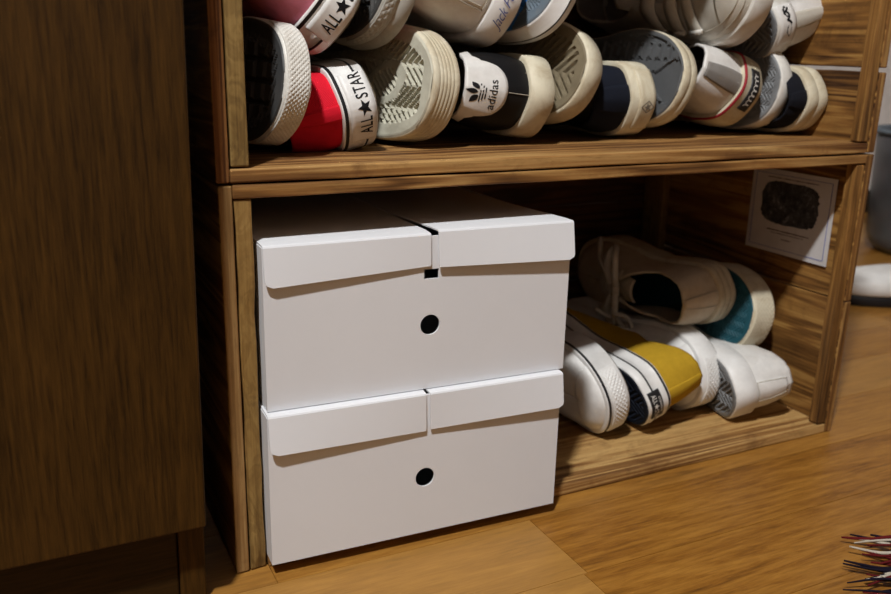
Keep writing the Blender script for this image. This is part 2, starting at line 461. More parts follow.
        if tread == 'herringbone':
            w = (X + np.abs(((Y / .030 + .5) % 1) - .5) * .030 * 1.2) / pitch % 1
            g = np.clip((np.abs(w - .5) - .18) / .08, 0, 1)
        elif tread == 'chevron':
            w = (X - np.abs(Y - ymid) * 1.0) / pitch % 1
            g = np.clip((np.abs(w - .5) - .2) / .1, 0, 1)
        elif tread == 'pivot':
            w = (X + np.abs(((Y / .036 + .5) % 1) - .5) * .036 * 1.15) / pitch % 1
            g = np.clip((np.abs(w - .5) - .16) / .07, 0, 1)
            cx, cy = s.L * .76, 0.0
            rr = np.hypot((X - cx) / 1.5, Y - cy - (X - cx) * .2)
            on = np.clip(1 - np.abs(rr - .0150) / .0050, 0, 1)
            g = np.where(on > .15, 0, g)
            on2 = (rr < .0120); w2 = (Y + X * .9) / (pitch * .8) % 1
            g = np.where(on2, np.clip((np.abs(w2 - .5) - .2) / .08, 0, 1), g)
        elif tread == 'ribs':      # edge ribs round a plain core
            w = (Y * .55 + X) / .006 % 1
            g = np.clip((np.abs(w - .5) - .2) / .1, 0, 1)
            core = (d > .017)
            w3 = np.maximum(np.abs((X / .016) % 1 - .5), np.abs((Y / .016) % 1 - .5))
            g = np.where(core, np.clip((w3 - .36) / .05, 0, 1), g)
        elif tread == 'blocks':    # rows of short bars with crosses
            bx = np.abs((X / .011) % 1 - .5); by = np.abs((Y / .026 + .5) % 1 - .5)
            g = np.where((bx < .28) & (by < .40), 0.0, 1.0)
            dots = ((((X / .011) % 1) - .5) ** 2 * .011 ** 2 + (((Y / .013) % 1) - .5) ** 2 * .013 ** 2) < .0022 ** 2
            g = np.where((X > s.L * .72) & (np.abs(Y) < .02), 1.0 - (np.abs(np.abs(X - s.L * .82) - np.abs(Y) * 1.3) < .004), g)
            g = np.where(dots, 1.0, g)
        elif tread == 'fine':
            w = (X + np.abs(((Y / .012 + .5) % 1) - .5) * .012) / .0045 % 1
            g = np.clip((np.abs(w - .5) - .2) / .1, 0, 1)
        Z = .0 + g * ramp * depth + s.ts(X) + np.clip((.002 - d) / .002, 0, 1) * .0012
        V = np.stack([X, Y, Z], 2).reshape(-1, 3); id_ = lambda i, j: i * (ny + 1) + j
        F = [(id_(i, j), id_(i, j + 1), id_(i + 1, j + 1), id_(i + 1, j)) for i in range(nx) for j in range(ny)]
        fm = None; mats = [mat]
        if split is not None:
            mats = [mat, mat2]; m = split(X, Y).astype(int); fm = [int(m[i, j]) for i in range(nx) for j in range(ny)]
        return s.ob(name, V, F, mats, fm=fm, smooth=False)
    def insole(s, mat):
        xs = np.linspace(.003, s.L - .006, 60); a, b = s.edges(xs); q = np.linspace(-1, 1, 13)
        X = xs[:, None] * np.ones((1, 13)); Y = (a + b)[:, None] / 2 + (np.maximum((a - b)[:, None] / 2 - .005, .001)) * q
        Z = .012 + s.ts(X) + .003 * q[None, :] ** 2
        V = np.stack([X, Y, Z], 2).reshape(-1, 3); id_ = lambda i, j: i * 13 + j
        return s.ob('insole', V, [(id_(i, j), id_(i + 1, j), id_(i + 1, j + 1), id_(i, j + 1)) for i in range(59) for j in range(12)], mat)
    def topz(s, x):
        i0 = int(np.argmax(s.O[:, 0])); A = s.P[:i0 + 1, s.MV]
        return np.interp(x, A[:, 0], A[:, 2])
    def tongue(s, mat):
        xs = np.linspace(.105, .19, 20) * s.L / L0; q = np.linspace(-1, 1, 9)
        w = np.interp(xs, [.10 * s.L / L0, .125, .19], [.013, .017, .012]) * s.width
        z = np.interp(xs, [.105 * s.L / L0, .13, .19], [s.topz(.13) + .012 * s.zs, s.topz(.13) - .001, s.topz(.185) - .003])
        X = xs[:, None] * np.ones((1, 9)); Y = .002 + w[:, None] * q; Z = z[:, None] - .006 * q[None, :] ** 2 * np.ones((20, 1)) - .002
        V = np.stack([X, Y, Z], 2).reshape(-1, 3); n = len(V); V = np.concatenate([V, V - [0, 0, .003]])
        id_ = lambda i, j: i * 9 + j
        F = [(id_(i, j), id_(i + 1, j), id_(i + 1, j + 1), id_(i, j + 1)) for i in range(19) for j in range(8)]
        F += [(n + id_(i, j + 1), n + id_(i + 1, j + 1), n + id_(i + 1, j), n + id_(i, j)) for i in range(19) for j in range(8)]
        F += [(id_(0, j), id_(0, j + 1), n + id_(0, j + 1), n + id_(0, j)) for j in range(8)]
        return s.ob('tongue', V, F, mat)
    def s_at_x(s, x, side=1):
        """arc position whose base lies at x"""
        i0 = int(np.argmax(s.O[:, 0]))
        if side > 0: return np.interp(x, s.O[:i0 + 1, 0], np.arange(i0 + 1)) / s.N * s.per
        return np.interp(-x, -s.O[i0:, 0], np.arange(i0, s.N)) / s.N * s.per
    def eyestay(s, mat):
        k = s.L / L0
        for sd in (1, -1):
            a, b = s.s_at_x(.135 * k, sd), s.s_at_x(.188 * k, sd)
            s.patch('eyestay', s.upp, a, b, .72, .985, 16, 6, .0010, mat)
    def laces(s, mat, rows=5, bow=True, bow_dir=(0, 0)):
        mb = MB(); k = s.L / L0
        xs = np.linspace(.140, .182, rows) * k
        P1 = [s.upp(s.s_at_x(x, 1), .86, .0022) for x in xs]; P2 = [s.upp(s.s_at_x(x, -1), .86, .0022) for x in xs]
        for i in range(rows):
            for (a, b) in (((P1[i], P2[i]),) if i == rows - 1 else ((P1[i], P2[i + 1]), (P2[i], P1[i + 1]))):
                m = (a + b) / 2 + np.array([0, 0, .0035]); pts = [a - [0, 0, .003], a, (a + m) / 2 + [0, 0, .0008], m, (b + m) / 2 + [0, 0, .0008], b, b - [0, 0, .003]]
                mb.tube(pts, .0025, 6)
        if bow:
            bs = float(bow); n0_ = len(mb.V); c = (P1[0] + P2[0]) / 2 + np.array([-.002, 0, .006])
            mb.tube([c + [0, -.005, 0], c + [-.003, 0, .003], c + [0, .005, 0]], .0034, 6)
            for sd in (1, -1):
                lp = [c, c + [-.006, sd * .012, .006], c + [-.004, sd * .026, .004], c + [.004, sd * .032, -.004], c + [.010, sd * .024, -.002], c + [.006, sd * .010, .002], c]
                mb.tube(catmull(lp, False, 5), .0026, 6)
                lp = [c, c + [.008, sd * .014, .002], c + [.022, sd * .022, -.004], c + [.032, sd * .034, -.014]]
                mb.tube(catmull(lp, False, 5), .0026, 6)
        if bow and float(bow) != 1.0:
            mb.V[n0_:] = [tuple(c + (np.array(v) - c) * float(bow)) for v in mb.V[n0_:]]
        return s.ob('laces', mb.V, mb.F, mat)
    def stitches(s, name, fn, lines, mat, w=.0005, off=.0004):
        mb = MB()
        for (a, b, ta, tb) in lines:
            S = np.linspace(a, b, 26); T = np.linspace(ta, tb, 26)
            p = fn(S, T, np.full(26, off))
            mb.tube(p, w, 4)
        return s.ob(name, mb.V, mb.F, mat)
    def bumper(s, mat, half=.075, z0=.004, z1=None, knurl=(.0040, .0009), name='toe_bumper', off=.0012):
        z1 = z1 or s.fox; c = s.per / 2 if True else 0
        i0 = int(np.argmax(s.O[:, 0])); c = i0 / s.N * s.per
        p, d = knurl
        def rel(S, T):
            a = np.abs(((S + T) / p) % 1 - .5) * 2; b = np.abs(((S - T) / p) % 1 - .5) * 2
            e = np.clip((half - np.abs(S - c)) / .01, 0, 1) * np.clip((T - z0) / .002, 0, 1) * np.clip((z1 - T) / .002, 0, 1)
            return d * np.minimum(a, b) * e * 1.6
        return s.patch(name, s.foxp, c - half, c + half, z0, z1, 190, 34, off, mat, relief=rel)
    def toecap(s, mat, v1=1.0, span=.055):
        i0 = int(np.argmax(s.O[:, 0])); c = i0 / s.N * s.per
        def tf(S):
            q = np.clip(np.abs(S - c) / span, 0, 1); return np.full_like(S, .02), .03 + (v1 - .03) * np.sqrt(np.clip(1 - q ** 2.2, 0, 1))
        return s.patch('toe_cap', s.upp, c - span, c + span, 0, 1, 40, 12, .0012, mat, tf=tf)
    def place(s, near, anchor, side, yaw=0, pitch=0, roll=0):
        yw, pt, rl = map(math.radians, (yaw, pitch, roll))
        d = Vector((math.sin(yw) * math.cos(pt), math.cos(yw) * math.cos(pt), math.sin(pt)))
        n0 = Vector((math.cos(yw), -math.sin(yw), 0)) * side
        up = d.cross(n0) if d.cross(n0).z > 0 else n0.cross(d)
        n = n0 * math.cos(rl) + up * math.sin(rl)
        X = d if near == 'heel' else -d
        Z = -n; Y = Z.cross(X)
        R = Matrix((X, Y, Z)).transposed().to_4x4()
        loc = Vector((0, 0, 0)) if near == 'heel' else Vector((s.L, 0, s.spring))
        s.root.matrix_world = Matrix.Translation(Vector(anchor)) @ R @ Matrix.Translation(-loc)
        return s.root

def heel_text(s, sh, items, sc_, tc, off=.0006, mat=None, rot=0, name='lettering'):
    return s.decal(name, s.foxp, join2d(items), sc_, tc, off, mat or M['ink'], rot=rot)

GROUP_LOW = 'shoes lying on their sides in the bottom row of the upper crate'
GROUP_TOP = 'shoes in the second row of the upper crate'
GROUP_BOT = 'shoes piled in the lower crate'

def basics(s, up, lining=None, tongue=None, insole=None, lace=True, eye=None, bow=True, lace_mat=None):
    s.upper(up, lining); s.insole(insole or M['lining']); s.tongue(tongue or up)
    if lace:
        s.eyestay(eye or up); s.laces(lace_mat or M['lace'], bow=bow)

def shift2d(sh, dx, dy):
    V, F = sh; return np.asarray(V)[:, :2] + np.array([dx, dy]), F

def allstar(size):
    a = text2d('ALL', size, .58, .014, 1.12); b = text2d('STAR', size, .58, .014, 1.16); st = star2d(size * .43)
    wa = a[0][:, 0].max(); wb = b[0][:, 0].max(); g = size * .46
    return join2d([shift2d(a, -g - wa + .0, 0), st, shift2d(b, g + wb, 0)])

def canvas_heel(s, band, stripe_z, text, tsize, seam, tz):
    """white heel plate with lettering, black line near the sole"""
    h = s.fox
    s.patch('heel_plate', s.foxp, -.029, .029, .0035, h - .006, 40, 6, .0012, band)
    s.decal('lettering', s.foxp, allstar(tsize), 0.0, tz, .0015, M['ink'])
    hs = s.upp
    s.patch('heel_strip', s.upp, -.007, .007, 0.05, .99, 8, 14, .0010, seam)

# ---- bottom row of the upper crate -----------------------------------
def shoe_S1():
    s = Shoe('sneaker', 'white-soled sneaker at left end of the shelf, knurled rubber toe and dark outsole towards you', GROUP_LOW, fox=.0215, zs=.40, width=1.0, toe_h=.05)
    basics(s, M['black_canvas'], lace=True)
    s.std_foxing(M['rub_w']); s.outsole(M['sole_dark'], 'ribs', .003, rim=.010)
    s.bumper(M['rub_w'], .062, .003, .0205, knurl=(.0036, .0008)); s.toecap(M['rub_w'])
    s.place('toe', (.0565, .028, .3735), -1, yaw=-8, pitch=0, roll=8)
def shoe_S2():
    s = Shoe('sneaker', 'red canvas sneaker with black lettering on its white heel band, bottom shelf row', GROUP_LOW, fox=.031, zs=.92, width=1.0, heel_h=.078, dip=.062)
    basics(s, M['red'], tongue=M['red'])
    s.std_foxing(M['rub_clean'], stripe=(.0095, .0115), top_line=True); s.outsole(M['sole_brown'], 'herringbone')
    canvas_heel(s, M['rub_clean'], 0, 'ALL*STAR', .0146, M['red'], .0125)
    s.bumper(M['rub_clean'], .06); s.toecap(M['rub_clean'])
    s.place('heel', (.1415, .056, .3565), 1, yaw=0, pitch=0, roll=13)
def shoe_S3():
    s = Shoe('sneaker', 'sneaker showing a cream zigzag sole with an oval pivot ring, between red and black sneakers', GROUP_LOW, fox=.028, zs=.75, width=1.02, mirror=True)
    basics(s, M['offwhite_leather'])
    s.std_foxing(M['rub_cream'], grooves=5); s.outsole(M['sole_cream'], 'pivot', .0070, rim=.012, pitch=.0078)
    s.toecap(M['offwhite_leather'])
    s.place('toe', (.1850, .05, .3690), -1, yaw=-9, pitch=0, roll=8)
def trefoil():
    """three pointed leaves over three level stripes"""
    it = []
    def leaf(ang, y0, L, W):
        t = np.linspace(0, 1, 13); wv = W * np.sin(PI * t ** .85)
        V = np.concatenate([np.stack([-wv, y0 + t * L], 1), np.stack([wv, y0 + t * L], 1)])
        c, n = math.cos(ang), math.sin(ang)
        V = np.stack([V[:, 0] * c - V[:, 1] * n, V[:, 0] * n + V[:, 1] * c], 1)
        return V, [(i, 13 + i, 14 + i, i + 1) for i in range(12)]
    for ang, W in ((0, .0030), (.92, .0023), (-.92, .0023)):
        it.append(leaf(ang, .0030 if ang == 0 else .0040, .0098, W))
    for k, y in enumerate((.0006, -.0014, -.0034)):
        wd = .0088 - .0018 * k
        for x0, x1 in ((-wd, -.0005), (.0005, wd)):
            it.append((np.array([(x0, y), (x1, y), (x1, y + .0010), (x0, y + .0010)]), [(0, 1, 2, 3)]))
    return join2d(it)
def shoe_S4():
    s = Shoe('sneaker', 'black leather sneaker with white heel tab bearing a black leaf emblem and lettering', GROUP_LOW, fox=.026, zs=.97, heel_h=.090, dip=.070, width=1.0, lean=.012)
    basics(s, M['black_leather'], M['lining'], tongue=M['white_leather'], eye=M['black_leather'])
    s.std_foxing(M['rub_cream'], grooves=0, extra=.0014); s.outsole(M['sole_cream'], 'herringbone')
    def tf(S):
        q = np.abs(S); lo = np.where(q < .030, .43 + .35 * (q / .030) ** 3.0, .78 + .10 * sstep(.030, .037, q)); return lo, np.full_like(S, 1.0)
    tab = s.patch('heel_tab', s.upp, -.05, .05, 0, 1, 60, 12, .0028, M['white_leather'], tf=tf)
    tb = shift2d(text2d('adidas', .0106, 1.0, .006, 1.06), 0, -.0096)
    s.decal('emblem', s.upp, join2d([(trefoil()[0] * 1.12, trefoil()[1]), tb]), 0.004, .775, .0031, M['ink'], parent=None, tscale=1 / .066)
    s.stitches('back_seam', s.upp, [(0, 0, .02, .40), (-.022, -.022, .05, .10)], M['stitch'], off=.0006, w=.0003)
    s.place('heel', (.310, .058, .3585), 1, yaw=0, pitch=0, roll=-7)
def shoe_S5():
    s = Shoe('sneaker', 'sneaker showing an olive-brown chevron sole in a dirty cream rim, bottom shelf row', GROUP_LOW, length=0.97, fox=.022, zs=.40, mirror=True, width=.98)
    basics(s, M['black_leather'], lace=True)
    s.std_foxing(M['rub_cream'], extra=.001); s.outsole(M['sole_brown'], 'chevron', .0030, rim=.010, pitch=.010)
    s.place('toe', (.3390, .060, .3800), -1, yaw=-10, pitch=0, roll=18)
def shoe_S6():
    s = Shoe('sneaker', 'navy canvas sneaker with worn cream heel band stamped with a small grey star', GROUP_LOW, length=0.91, fox=.030, zs=.80, heel_h=.078)
    basics(s, M['navy'], M['lining_dark'])
    s.std_foxing(M['rub_cream'], grooves=0); s.outsole(M['sole_dark'], 'blocks')
    s.patch('heel_plate', s.foxp, -.030, .030, .003, .021, 30, 5, .0012, M['rub_cream'])
    ring = [(0.0058 * math.cos(a), .0078 * math.sin(a)) for a in np.linspace(0, 2 * PI, 5)[:-1]]; ring2 = [(x * .82, y * .82) for x, y in ring]
    V, F = fill2d([ring, ring2]); s.decal('star_stamp', s.foxp, join2d([(np.array(V), F), star2d(.0042)]), .006, .0115, .0015, M['ink_grey'])
    s.patch('heel_strip', s.upp, -.016, .016, .03, .97, 10, 14, .0010, M['navy'])
    s.place('heel', (.437, .075, .3560), 1, yaw=0, roll=0)
def shoe_S7():
    s = Shoe('sneaker', 'sneaker showing a slate-grey sole with bar and cross treads in a thin off-white rim', GROUP_LOW, length=0.97, fox=.020, zs=.62, mirror=True, width=1.0)
    basics(s, M['navy'], M['lining_dark'])
    s.std_foxing(M['rub_cream'], grooves=1); s.outsole(M['sole_grey'], 'blocks', .0026, rim=.004)
    s.place('toe', (.4530, .062, .3735), -1, yaw=-6, pitch=0, roll=14)
def scribble(n, w, h, seed):
    r = np.random.RandomState(seed); t = np.linspace(0, 1, n * 10)
    x = (t - .5) * w + .0012 * np.sin(t * 2 * PI * n); y = h * .5 * np.cos(t * 2 * PI * n) * (.45 + .55 * np.interp(t, np.linspace(0, 1, n + 1), r.rand(n + 1)))
    return np.stack([x, y + x * .0], 1)
def shoe_S8():
    s = Shoe('sneaker', 'white leather sneaker with grey heel patch, dark red piping and black heel label', GROUP_LOW, length=0.93, fox=.028, zs=.95, heel_h=.082, dip=.062)
    basics(s, M['white_leather'], M['lining_dark'])
    h = s.fox
    s.foxing([M['rub_cream'], M['piping_red']], [(-.006, .0012, 0), (-.001, .001, 0), (.0022, .003, 0), (.0030, .014, 0), (.0022, h - .0030, 0), (.0024, h - .0026, 1), (.0030, h - .0016, 1), (.0024, h - .0004, 1), (.0010, h + .0002, 0), (-.0055, h + .0004, 0)])
    s.outsole(M['sole_cream'], 'herringbone')
    s.patch('heel_patch', s.upp, -.0125, .0125, .03, .93, 10, 16, .0012, M['grey_patch'])
    lab = s.patch('heel_label', s.foxp, -.021, .021, .008, .0195, 24, 5, .0022, M['black'])
    s.decal('script', s.foxp, stroke2d(scribble(7, .032, .0062, 4), .0009), 0, .0135, .0025, M['ink_white'])
    s.place('heel', (.5680, .072, .3600), 1, yaw=0, roll=-20)
def shoe_S8b():
    s = Shoe('sneaker', 'sneaker with greyed foxing wedged behind the white one with a black heel label', GROUP_LOW, length=0.93, fox=.018, zs=.25, mirror=True, width=.98)
    basics(s, M['black_canvas'], M['lining_dark'], lace=False)
    s.std_foxing(M['rub_w']); s.outsole(M['sole_midgrey'], 'fine', .0015)
    s.place('toe', (.5900, .070, .3665), -1, yaw=-2, roll=8)
def shoe_S9():
    s = Shoe('sneaker', 'black canvas sneaker with off-white ridged sole, far right of the bottom shelf row', GROUP_LOW, fox=.029, zs=.42, heel_h=.078, width=.97)
    basics(s, M['black_canvas'], M['lining_dark'])
    s.std_foxing(M['rub_cream'], grooves=1); s.outsole(M['sole_brown'], 'herringbone')
    s.patch('heel_strip', s.upp, -.012, .012, .03, .97, 10, 14, .0010, M['black_canvas'])
    s.place('heel', (.6475, .055, .3555), 1, yaw=0, roll=0)

# ---- second row of the upper crate -----------------------------------
def shoe_U1():
    s = Shoe('sneaker', 'pink suede sneaker with black lettering on its white heel band, leaning in the second row', GROUP_TOP, length=0.95, fox=.031, zs=1.0, heel_h=.080, dip=.064)
    basics(s, M['pink'], tongue=M['pink'])
    s.std_foxing(M['rub_clean'], stripe=(.0080, .0100), top_line=True); s.outsole(M['sole_brown'], 'herringbone')
    canvas_heel(s, M['rub_clean'], 0, 'ALL*STAR', .0146, M['pink'], .0125)
    s.bumper(M['rub_clean'], .06); s.toecap(M['rub_clean'])
    s.place('heel', (0.1232, 0.0592, 0.4216), 1, yaw=0, pitch=0, roll=-33)
def shoe_U2():
    s = Shoe('sneaker', 'sneaker with dark ribbed sole and grey sidewall, tilted beside the pink one', GROUP_TOP, length=0.95, fox=.028, zs=.5, mirror=True)
    basics(s, M['pink'], lace=True)
    s.std_foxing(M['rub_grey'], grooves=1); s.outsole(M['sole_dark'], 'ribs', .0028, rim=.008)
    s.bumper(M['rub_grey'], .07, .003, .012, knurl=(.006, .0006))
    s.place('toe', (0.1541, 0.0695, 0.4473), -1, yaw=-4, roll=18)
def shoe_U3():
    s = Shoe('sneaker', 'white leather sneaker with stitched heel patch and blue handwriting on its heel band', GROUP_TOP, length=0.95, fox=.026, zs=1.0, heel_h=.094, dip=.072, width=1.06)
    basics(s, M['white_leather'])
    s.std_foxing(M['rub_clean'], grooves=0, extra=.001); s.outsole(M['sole_slate'], 'herringbone')
    s.patch('heel_patch', s.upp, -.021, .021, .10, .80, 10, 14, .0014, M['white_leather'])
    s.stitches('patch_stitching', s.upp, [(-.020, .020, .12, .12), (-.020, -.020, .12, .78), (.020, .020, .12, .78), (-.017, -.017, .15, .75), (.017, .017, .15, .75)], M['stitch'], off=.0018, w=.0005)
    hv, hf = text2d('Jack Purcell', .0135, .80, -.012, .92); hv[:, 0] += hv[:, 1] * .45
    s.decal('handwriting', s.foxp, (hv, hf), .004, .013, .0013, M['ink_blue'])
    s.place('heel', (0.2757, 0.0644, 0.4380), 1, yaw=0, roll=-18)
def shoe_U4():
    s = Shoe('sneaker', 'white sneaker turned sole out, slate outsole with a bright blue wedge, in the second row', GROUP_TOP, length=0.95, fox=.026, zs=.7, mirror=True, width=1.03)
    basics(s, M['white_leather'])
    s.std_foxing(M['rub_clean'], stripe=(.018, .0196), extra=.0004)
    L = s.L
    s.outsole(M['sole_slate'], 'fine', .0012, mat2=M['sole_blue'], split=lambda X, Y: (X < L * .885 - np.abs(Y + .012) * .25)[:-1, :-1], rim=.012)
    s.place('toe', (0.3107, 0.0644, 0.4556), -1, yaw=-12, roll=22)
def shoe_U5():
    s = Shoe('sneaker', 'off-white leather sneaker with three hook-and-loop straps across its top', GROUP_TOP, length=0.97, fox=.026, zs=.92, mirror=True, throat=.074, toe_h=.050, width=1.02)
    s.upper(M['offwhite_leather'], M['grey_patch']); s.insole(M['grey_patch']); s.tongue(M['offwhite_leather'])
    s.std_foxing(M['rub_w']); s.outsole(M['sole_midgrey'], 'herringbone')
    k = s.L / L0
    for x in (.160, .188, .214):
        a = np.array([s.upp(s.s_at_x((x + dx) * k, sd), v, .0056) for dx in (-.0085, .0085) for sd, v in ((1, .42), (1, .55), (1, .75), (1, .93), (-1, .93), (-1, .75), (-1, .55), (-1, .42))])
        A = catmull(a[:8], False, 4); B = catmull(a[8:], False, 4); n = len(A)
        mid = (A + B) / 2; lift = np.sin(np.linspace(0, PI, n))[:, None] * np.array([[0, 0, .0025]])
        top = np.stack([A + lift, mid + lift * 1.3, B + lift], 1); bot = top - np.array([0, 0, .0016]) - lift[:, None, :] * 0
        V = np.concatenate([top.reshape(-1, 3), (top * [1, .965, 1] - [0, 0, .0014]).reshape(-1, 3)]); m = n * 3
        F = []
        for i in range(n - 1):
            for j in range(2): F += [(i * 3 + j, (i + 1) * 3 + j, (i + 1) * 3 + j + 1, i * 3 + j + 1), (m + i * 3 + j + 1, m + (i + 1) * 3 + j + 1, m + (i + 1) * 3 + j, m + i * 3 + j)]
            F += [(i * 3, m + i * 3, m + (i + 1) * 3, (i + 1) * 3), (i * 3 + 2, (i + 1) * 3 + 2, m + (i + 1) * 3 + 2, m + i * 3 + 2)]
        for e in (0, n - 1): F += [(e * 3, e * 3 + 1, m + e * 3 + 1, m + e * 3), (e * 3 + 1, e * 3 + 2, m + e * 3 + 2, m + e * 3 + 1)]
        st = s.ob('strap', V, F, M['offwhite_leather'])
        mb = MB(); E0, E1 = A[-2], B[-2]; mb.tube([E0, E0 + (E1 - E0) * .5 + [0, 0, .001], E1], .0026, 8); s.ob('strap_loop', mb.V, mb.F, M['rub_w'], st)
        mb = MB(); mb.tube([A[1], B[1]], .0026, 8); s.ob('strap_loop', mb.V, mb.F, M['rub_w'], st)
    s.toecap(M['offwhite_leather'], .95, .05)
    s.stitches('toe_stitching', s.upp, [(s.per * .40, s.per * .60, .25, .25), (s.per * .38, s.per * .62, .40, .40)], M['stitch'], off=.0018, w=.0005)
    s.place('toe', (0.5476, 0.0489, 0.4556), 1, yaw=0, roll=-4)
def shoe_U6():
    s = Shoe('sneaker', 'white leather sneaker at right of the second row, grey sole and torn black heel label', GROUP_TOP, length=0.95, fox=.027, zs=1.0, heel_h=.080, dip=.062, width=.98)
    basics(s, M['white_leather'], M['lining'])
    s.std_foxing(M['rub_w'], extra=.0006); s.outsole(M['sole_midgrey'], 'herringbone')
    s.patch('heel_plate', s.foxp, -.020, .020, .0040, .0255, 20, 5, .0011, M['white_leather'])
    blob = [(.0042 * math.cos(a) * (1 + .4 * math.sin(3 * a)), .0030 * math.sin(a) * (1 + .3 * math.cos(2 * a))) for a in np.linspace(0, 2 * PI, 18)[:-1]]
    V, F = fill2d([blob]); V = np.array(V)
    s.decal('label_remnant', s.foxp, join2d([shift2d((V * 1.35, F), .009, 0), shift2d((V * 1.2, F), -.008, -.002), shift2d(stroke2d(scribble(2, .016, .008, 2), .0022), -.004, 0)]), .004, .0150, .0014, M['ink'])
    s.patch('heel_strip', s.upp, -.010, .010, .05, .97, 8, 14, .0010, M['offwhite_leather'])
    s.place('heel', (0.5826, 0.0757, 0.4267), -1, yaw=0, roll=-14)

# ---- lower crate ------------------------------------------------------
def shoe_L3():
    s = Shoe('sneaker', 'white canvas sneaker standing on its side beside the white boxes, knurled toe and black line', GROUP_BOT, fox=.030, zs=.88, width=1.0)
    basics(s, M['white_canvas'], lace=True)
    s.std_foxing(M['rub_clean'], top_line=True); s.outsole(M['sole_brown'], 'herringbone')
    s.bumper(M['rub_clean'], .040, .006, .023, knurl=(.0050, .0008)); s.toecap(M['rub_clean'])
    s.place('toe', (.4160, .050, .0590), 1, yaw=-3, roll=12)
def shoe_L4():
    s = Shoe('sneaker', 'mustard yellow suede sneaker with black heel label on its white band', GROUP_BOT, fox=.030, zs=.95, heel_h=.082, dip=.064, mirror=True)
    basics(s, M['mustard'], tongue=M['mustard'])
    s.std_foxing(M['rub_clean'], stripe=(.0105, .0125), top_line=True); s.outsole(M['sole_navy'], 'herringbone', .0010)
    lab = s.patch('heel_label', s.foxp, -.0155, .0155, .0045, .0185, 20, 5, .0014, M['black'])
    t1 = shift2d(text2d('CONVERSE', .0034, 1.0, .01), 0, .0040)
    s.decal('lettering', s.foxp, join2d([t1, shift2d(allstar(.0078), 0, -.0020)]), 0, .0115, .0017, M['ink_white'])
    s.patch('heel_strip', s.upp, -.008, .008, .03, .98, 8, 14, .0010, M['mustard'])
    s.place('heel', (.4330, .042, .0480), -1, yaw=-1, pitch=2, roll=-18)
def shoe_L5():
    s = Shoe('sneaker', 'white canvas sneaker with knurled toe tucked behind the mustard one', GROUP_BOT, length=0.97, fox=.030, zs=.9, mirror=True)
    basics(s, M['white_canvas'], lace=True)
    s.std_foxing(M['rub_clean']); s.outsole(M['sole_brown'], 'herringbone')
    s.bumper(M['rub_clean'], .028, .006, .023, knurl=(.0050, .0008)); s.toecap(M['rub_clean'])
    s.place('toe', (.5500, .062, .0560), 1, yaw=-3, roll=0)
def shoe_L6():
    s = Shoe('sneaker', 'white leather sneaker with grey sole lying on its side by the right crate wall', GROUP_BOT, fox=.028, zs=1.0, heel_h=.074, dip=.060)
    basics(s, M['white_leather'])
    s.std_foxing(M['rub_clean'], extra=.0005); s.outsole(M['sole_midgrey'], 'herringbone', .003)
    s.patch('heel_patch', s.upp, -.013, .013, .10, .85, 10, 14, .0012, M['white_leather'])
    s.stitches('patch_stitching', s.upp, [(-.0125, .0125, .12, .12), (-.0125, -.0125, .12, .84), (.0125, .0125, .12, .84)], M['stitch'], off=.0015, w=.0004)
    s.place('heel', (.5410, .030, .0450), -1, yaw=12, roll=-10)
def shoe_L1():
    s = Shoe('sneaker', 'cream canvas sneaker lying on top of the lower pile, its open collar facing the boxes', GROUP_BOT, length=0.86, fox=.027, zs=.95, heel_h=.082, dip=.066, collar_w=1.05)
    basics(s, M['cream_canvas'], M['lining'], insole=M['insole_teal'], bow=1.55)
    s.std_foxing(M['rub_cream'], grooves=2); s.outsole(M['sole_teal'], 'fine', .0015)
    s.patch('heel_strip', s.upp, -.010, .010, .03, .97, 8, 14, .0010, M['cream_canvas'])
    s.stitches('heel_stitching', s.upp, [(-.009, -.009, .05, .95), (.009, .009, .05, .95), (.026, .040, .05, .9)], M['stitch'], off=.0016, w=.0004)
    s.place('heel', (.5920, .095, .1400), 1, yaw=-6, pitch=-4, roll=2)
def shoe_L2():
    s = Shoe('sneaker', 'cream sneaker with teal outsole resting behind the open cream one, topmost at right', GROUP_BOT, length=0.93, fox=.031, zs=.25, mirror=True)
    basics(s, M['cream_canvas'])
    s.std_foxing(M['rub_cream']); s.outsole(M['sole_teal'], 'fine', .0012, rim=.006)
    s.bumper(M['rub_cream'], .09, .003, .030, knurl=(.0050, .0006))
    s.place('toe', (.5920, .070, .1160), -1, yaw=3, roll=8)

for f in (shoe_S1, shoe_S2, shoe_S3, shoe_S4, shoe_S5, shoe_S6, shoe_S7, shoe_S8, shoe_S8b, shoe_S9,
          shoe_U1, shoe_U2, shoe_U3, shoe_U4, shoe_U5, shoe_U6, shoe_L1, shoe_L2, shoe_L3, shoe_L4, shoe_L5, shoe_L6):
    f()

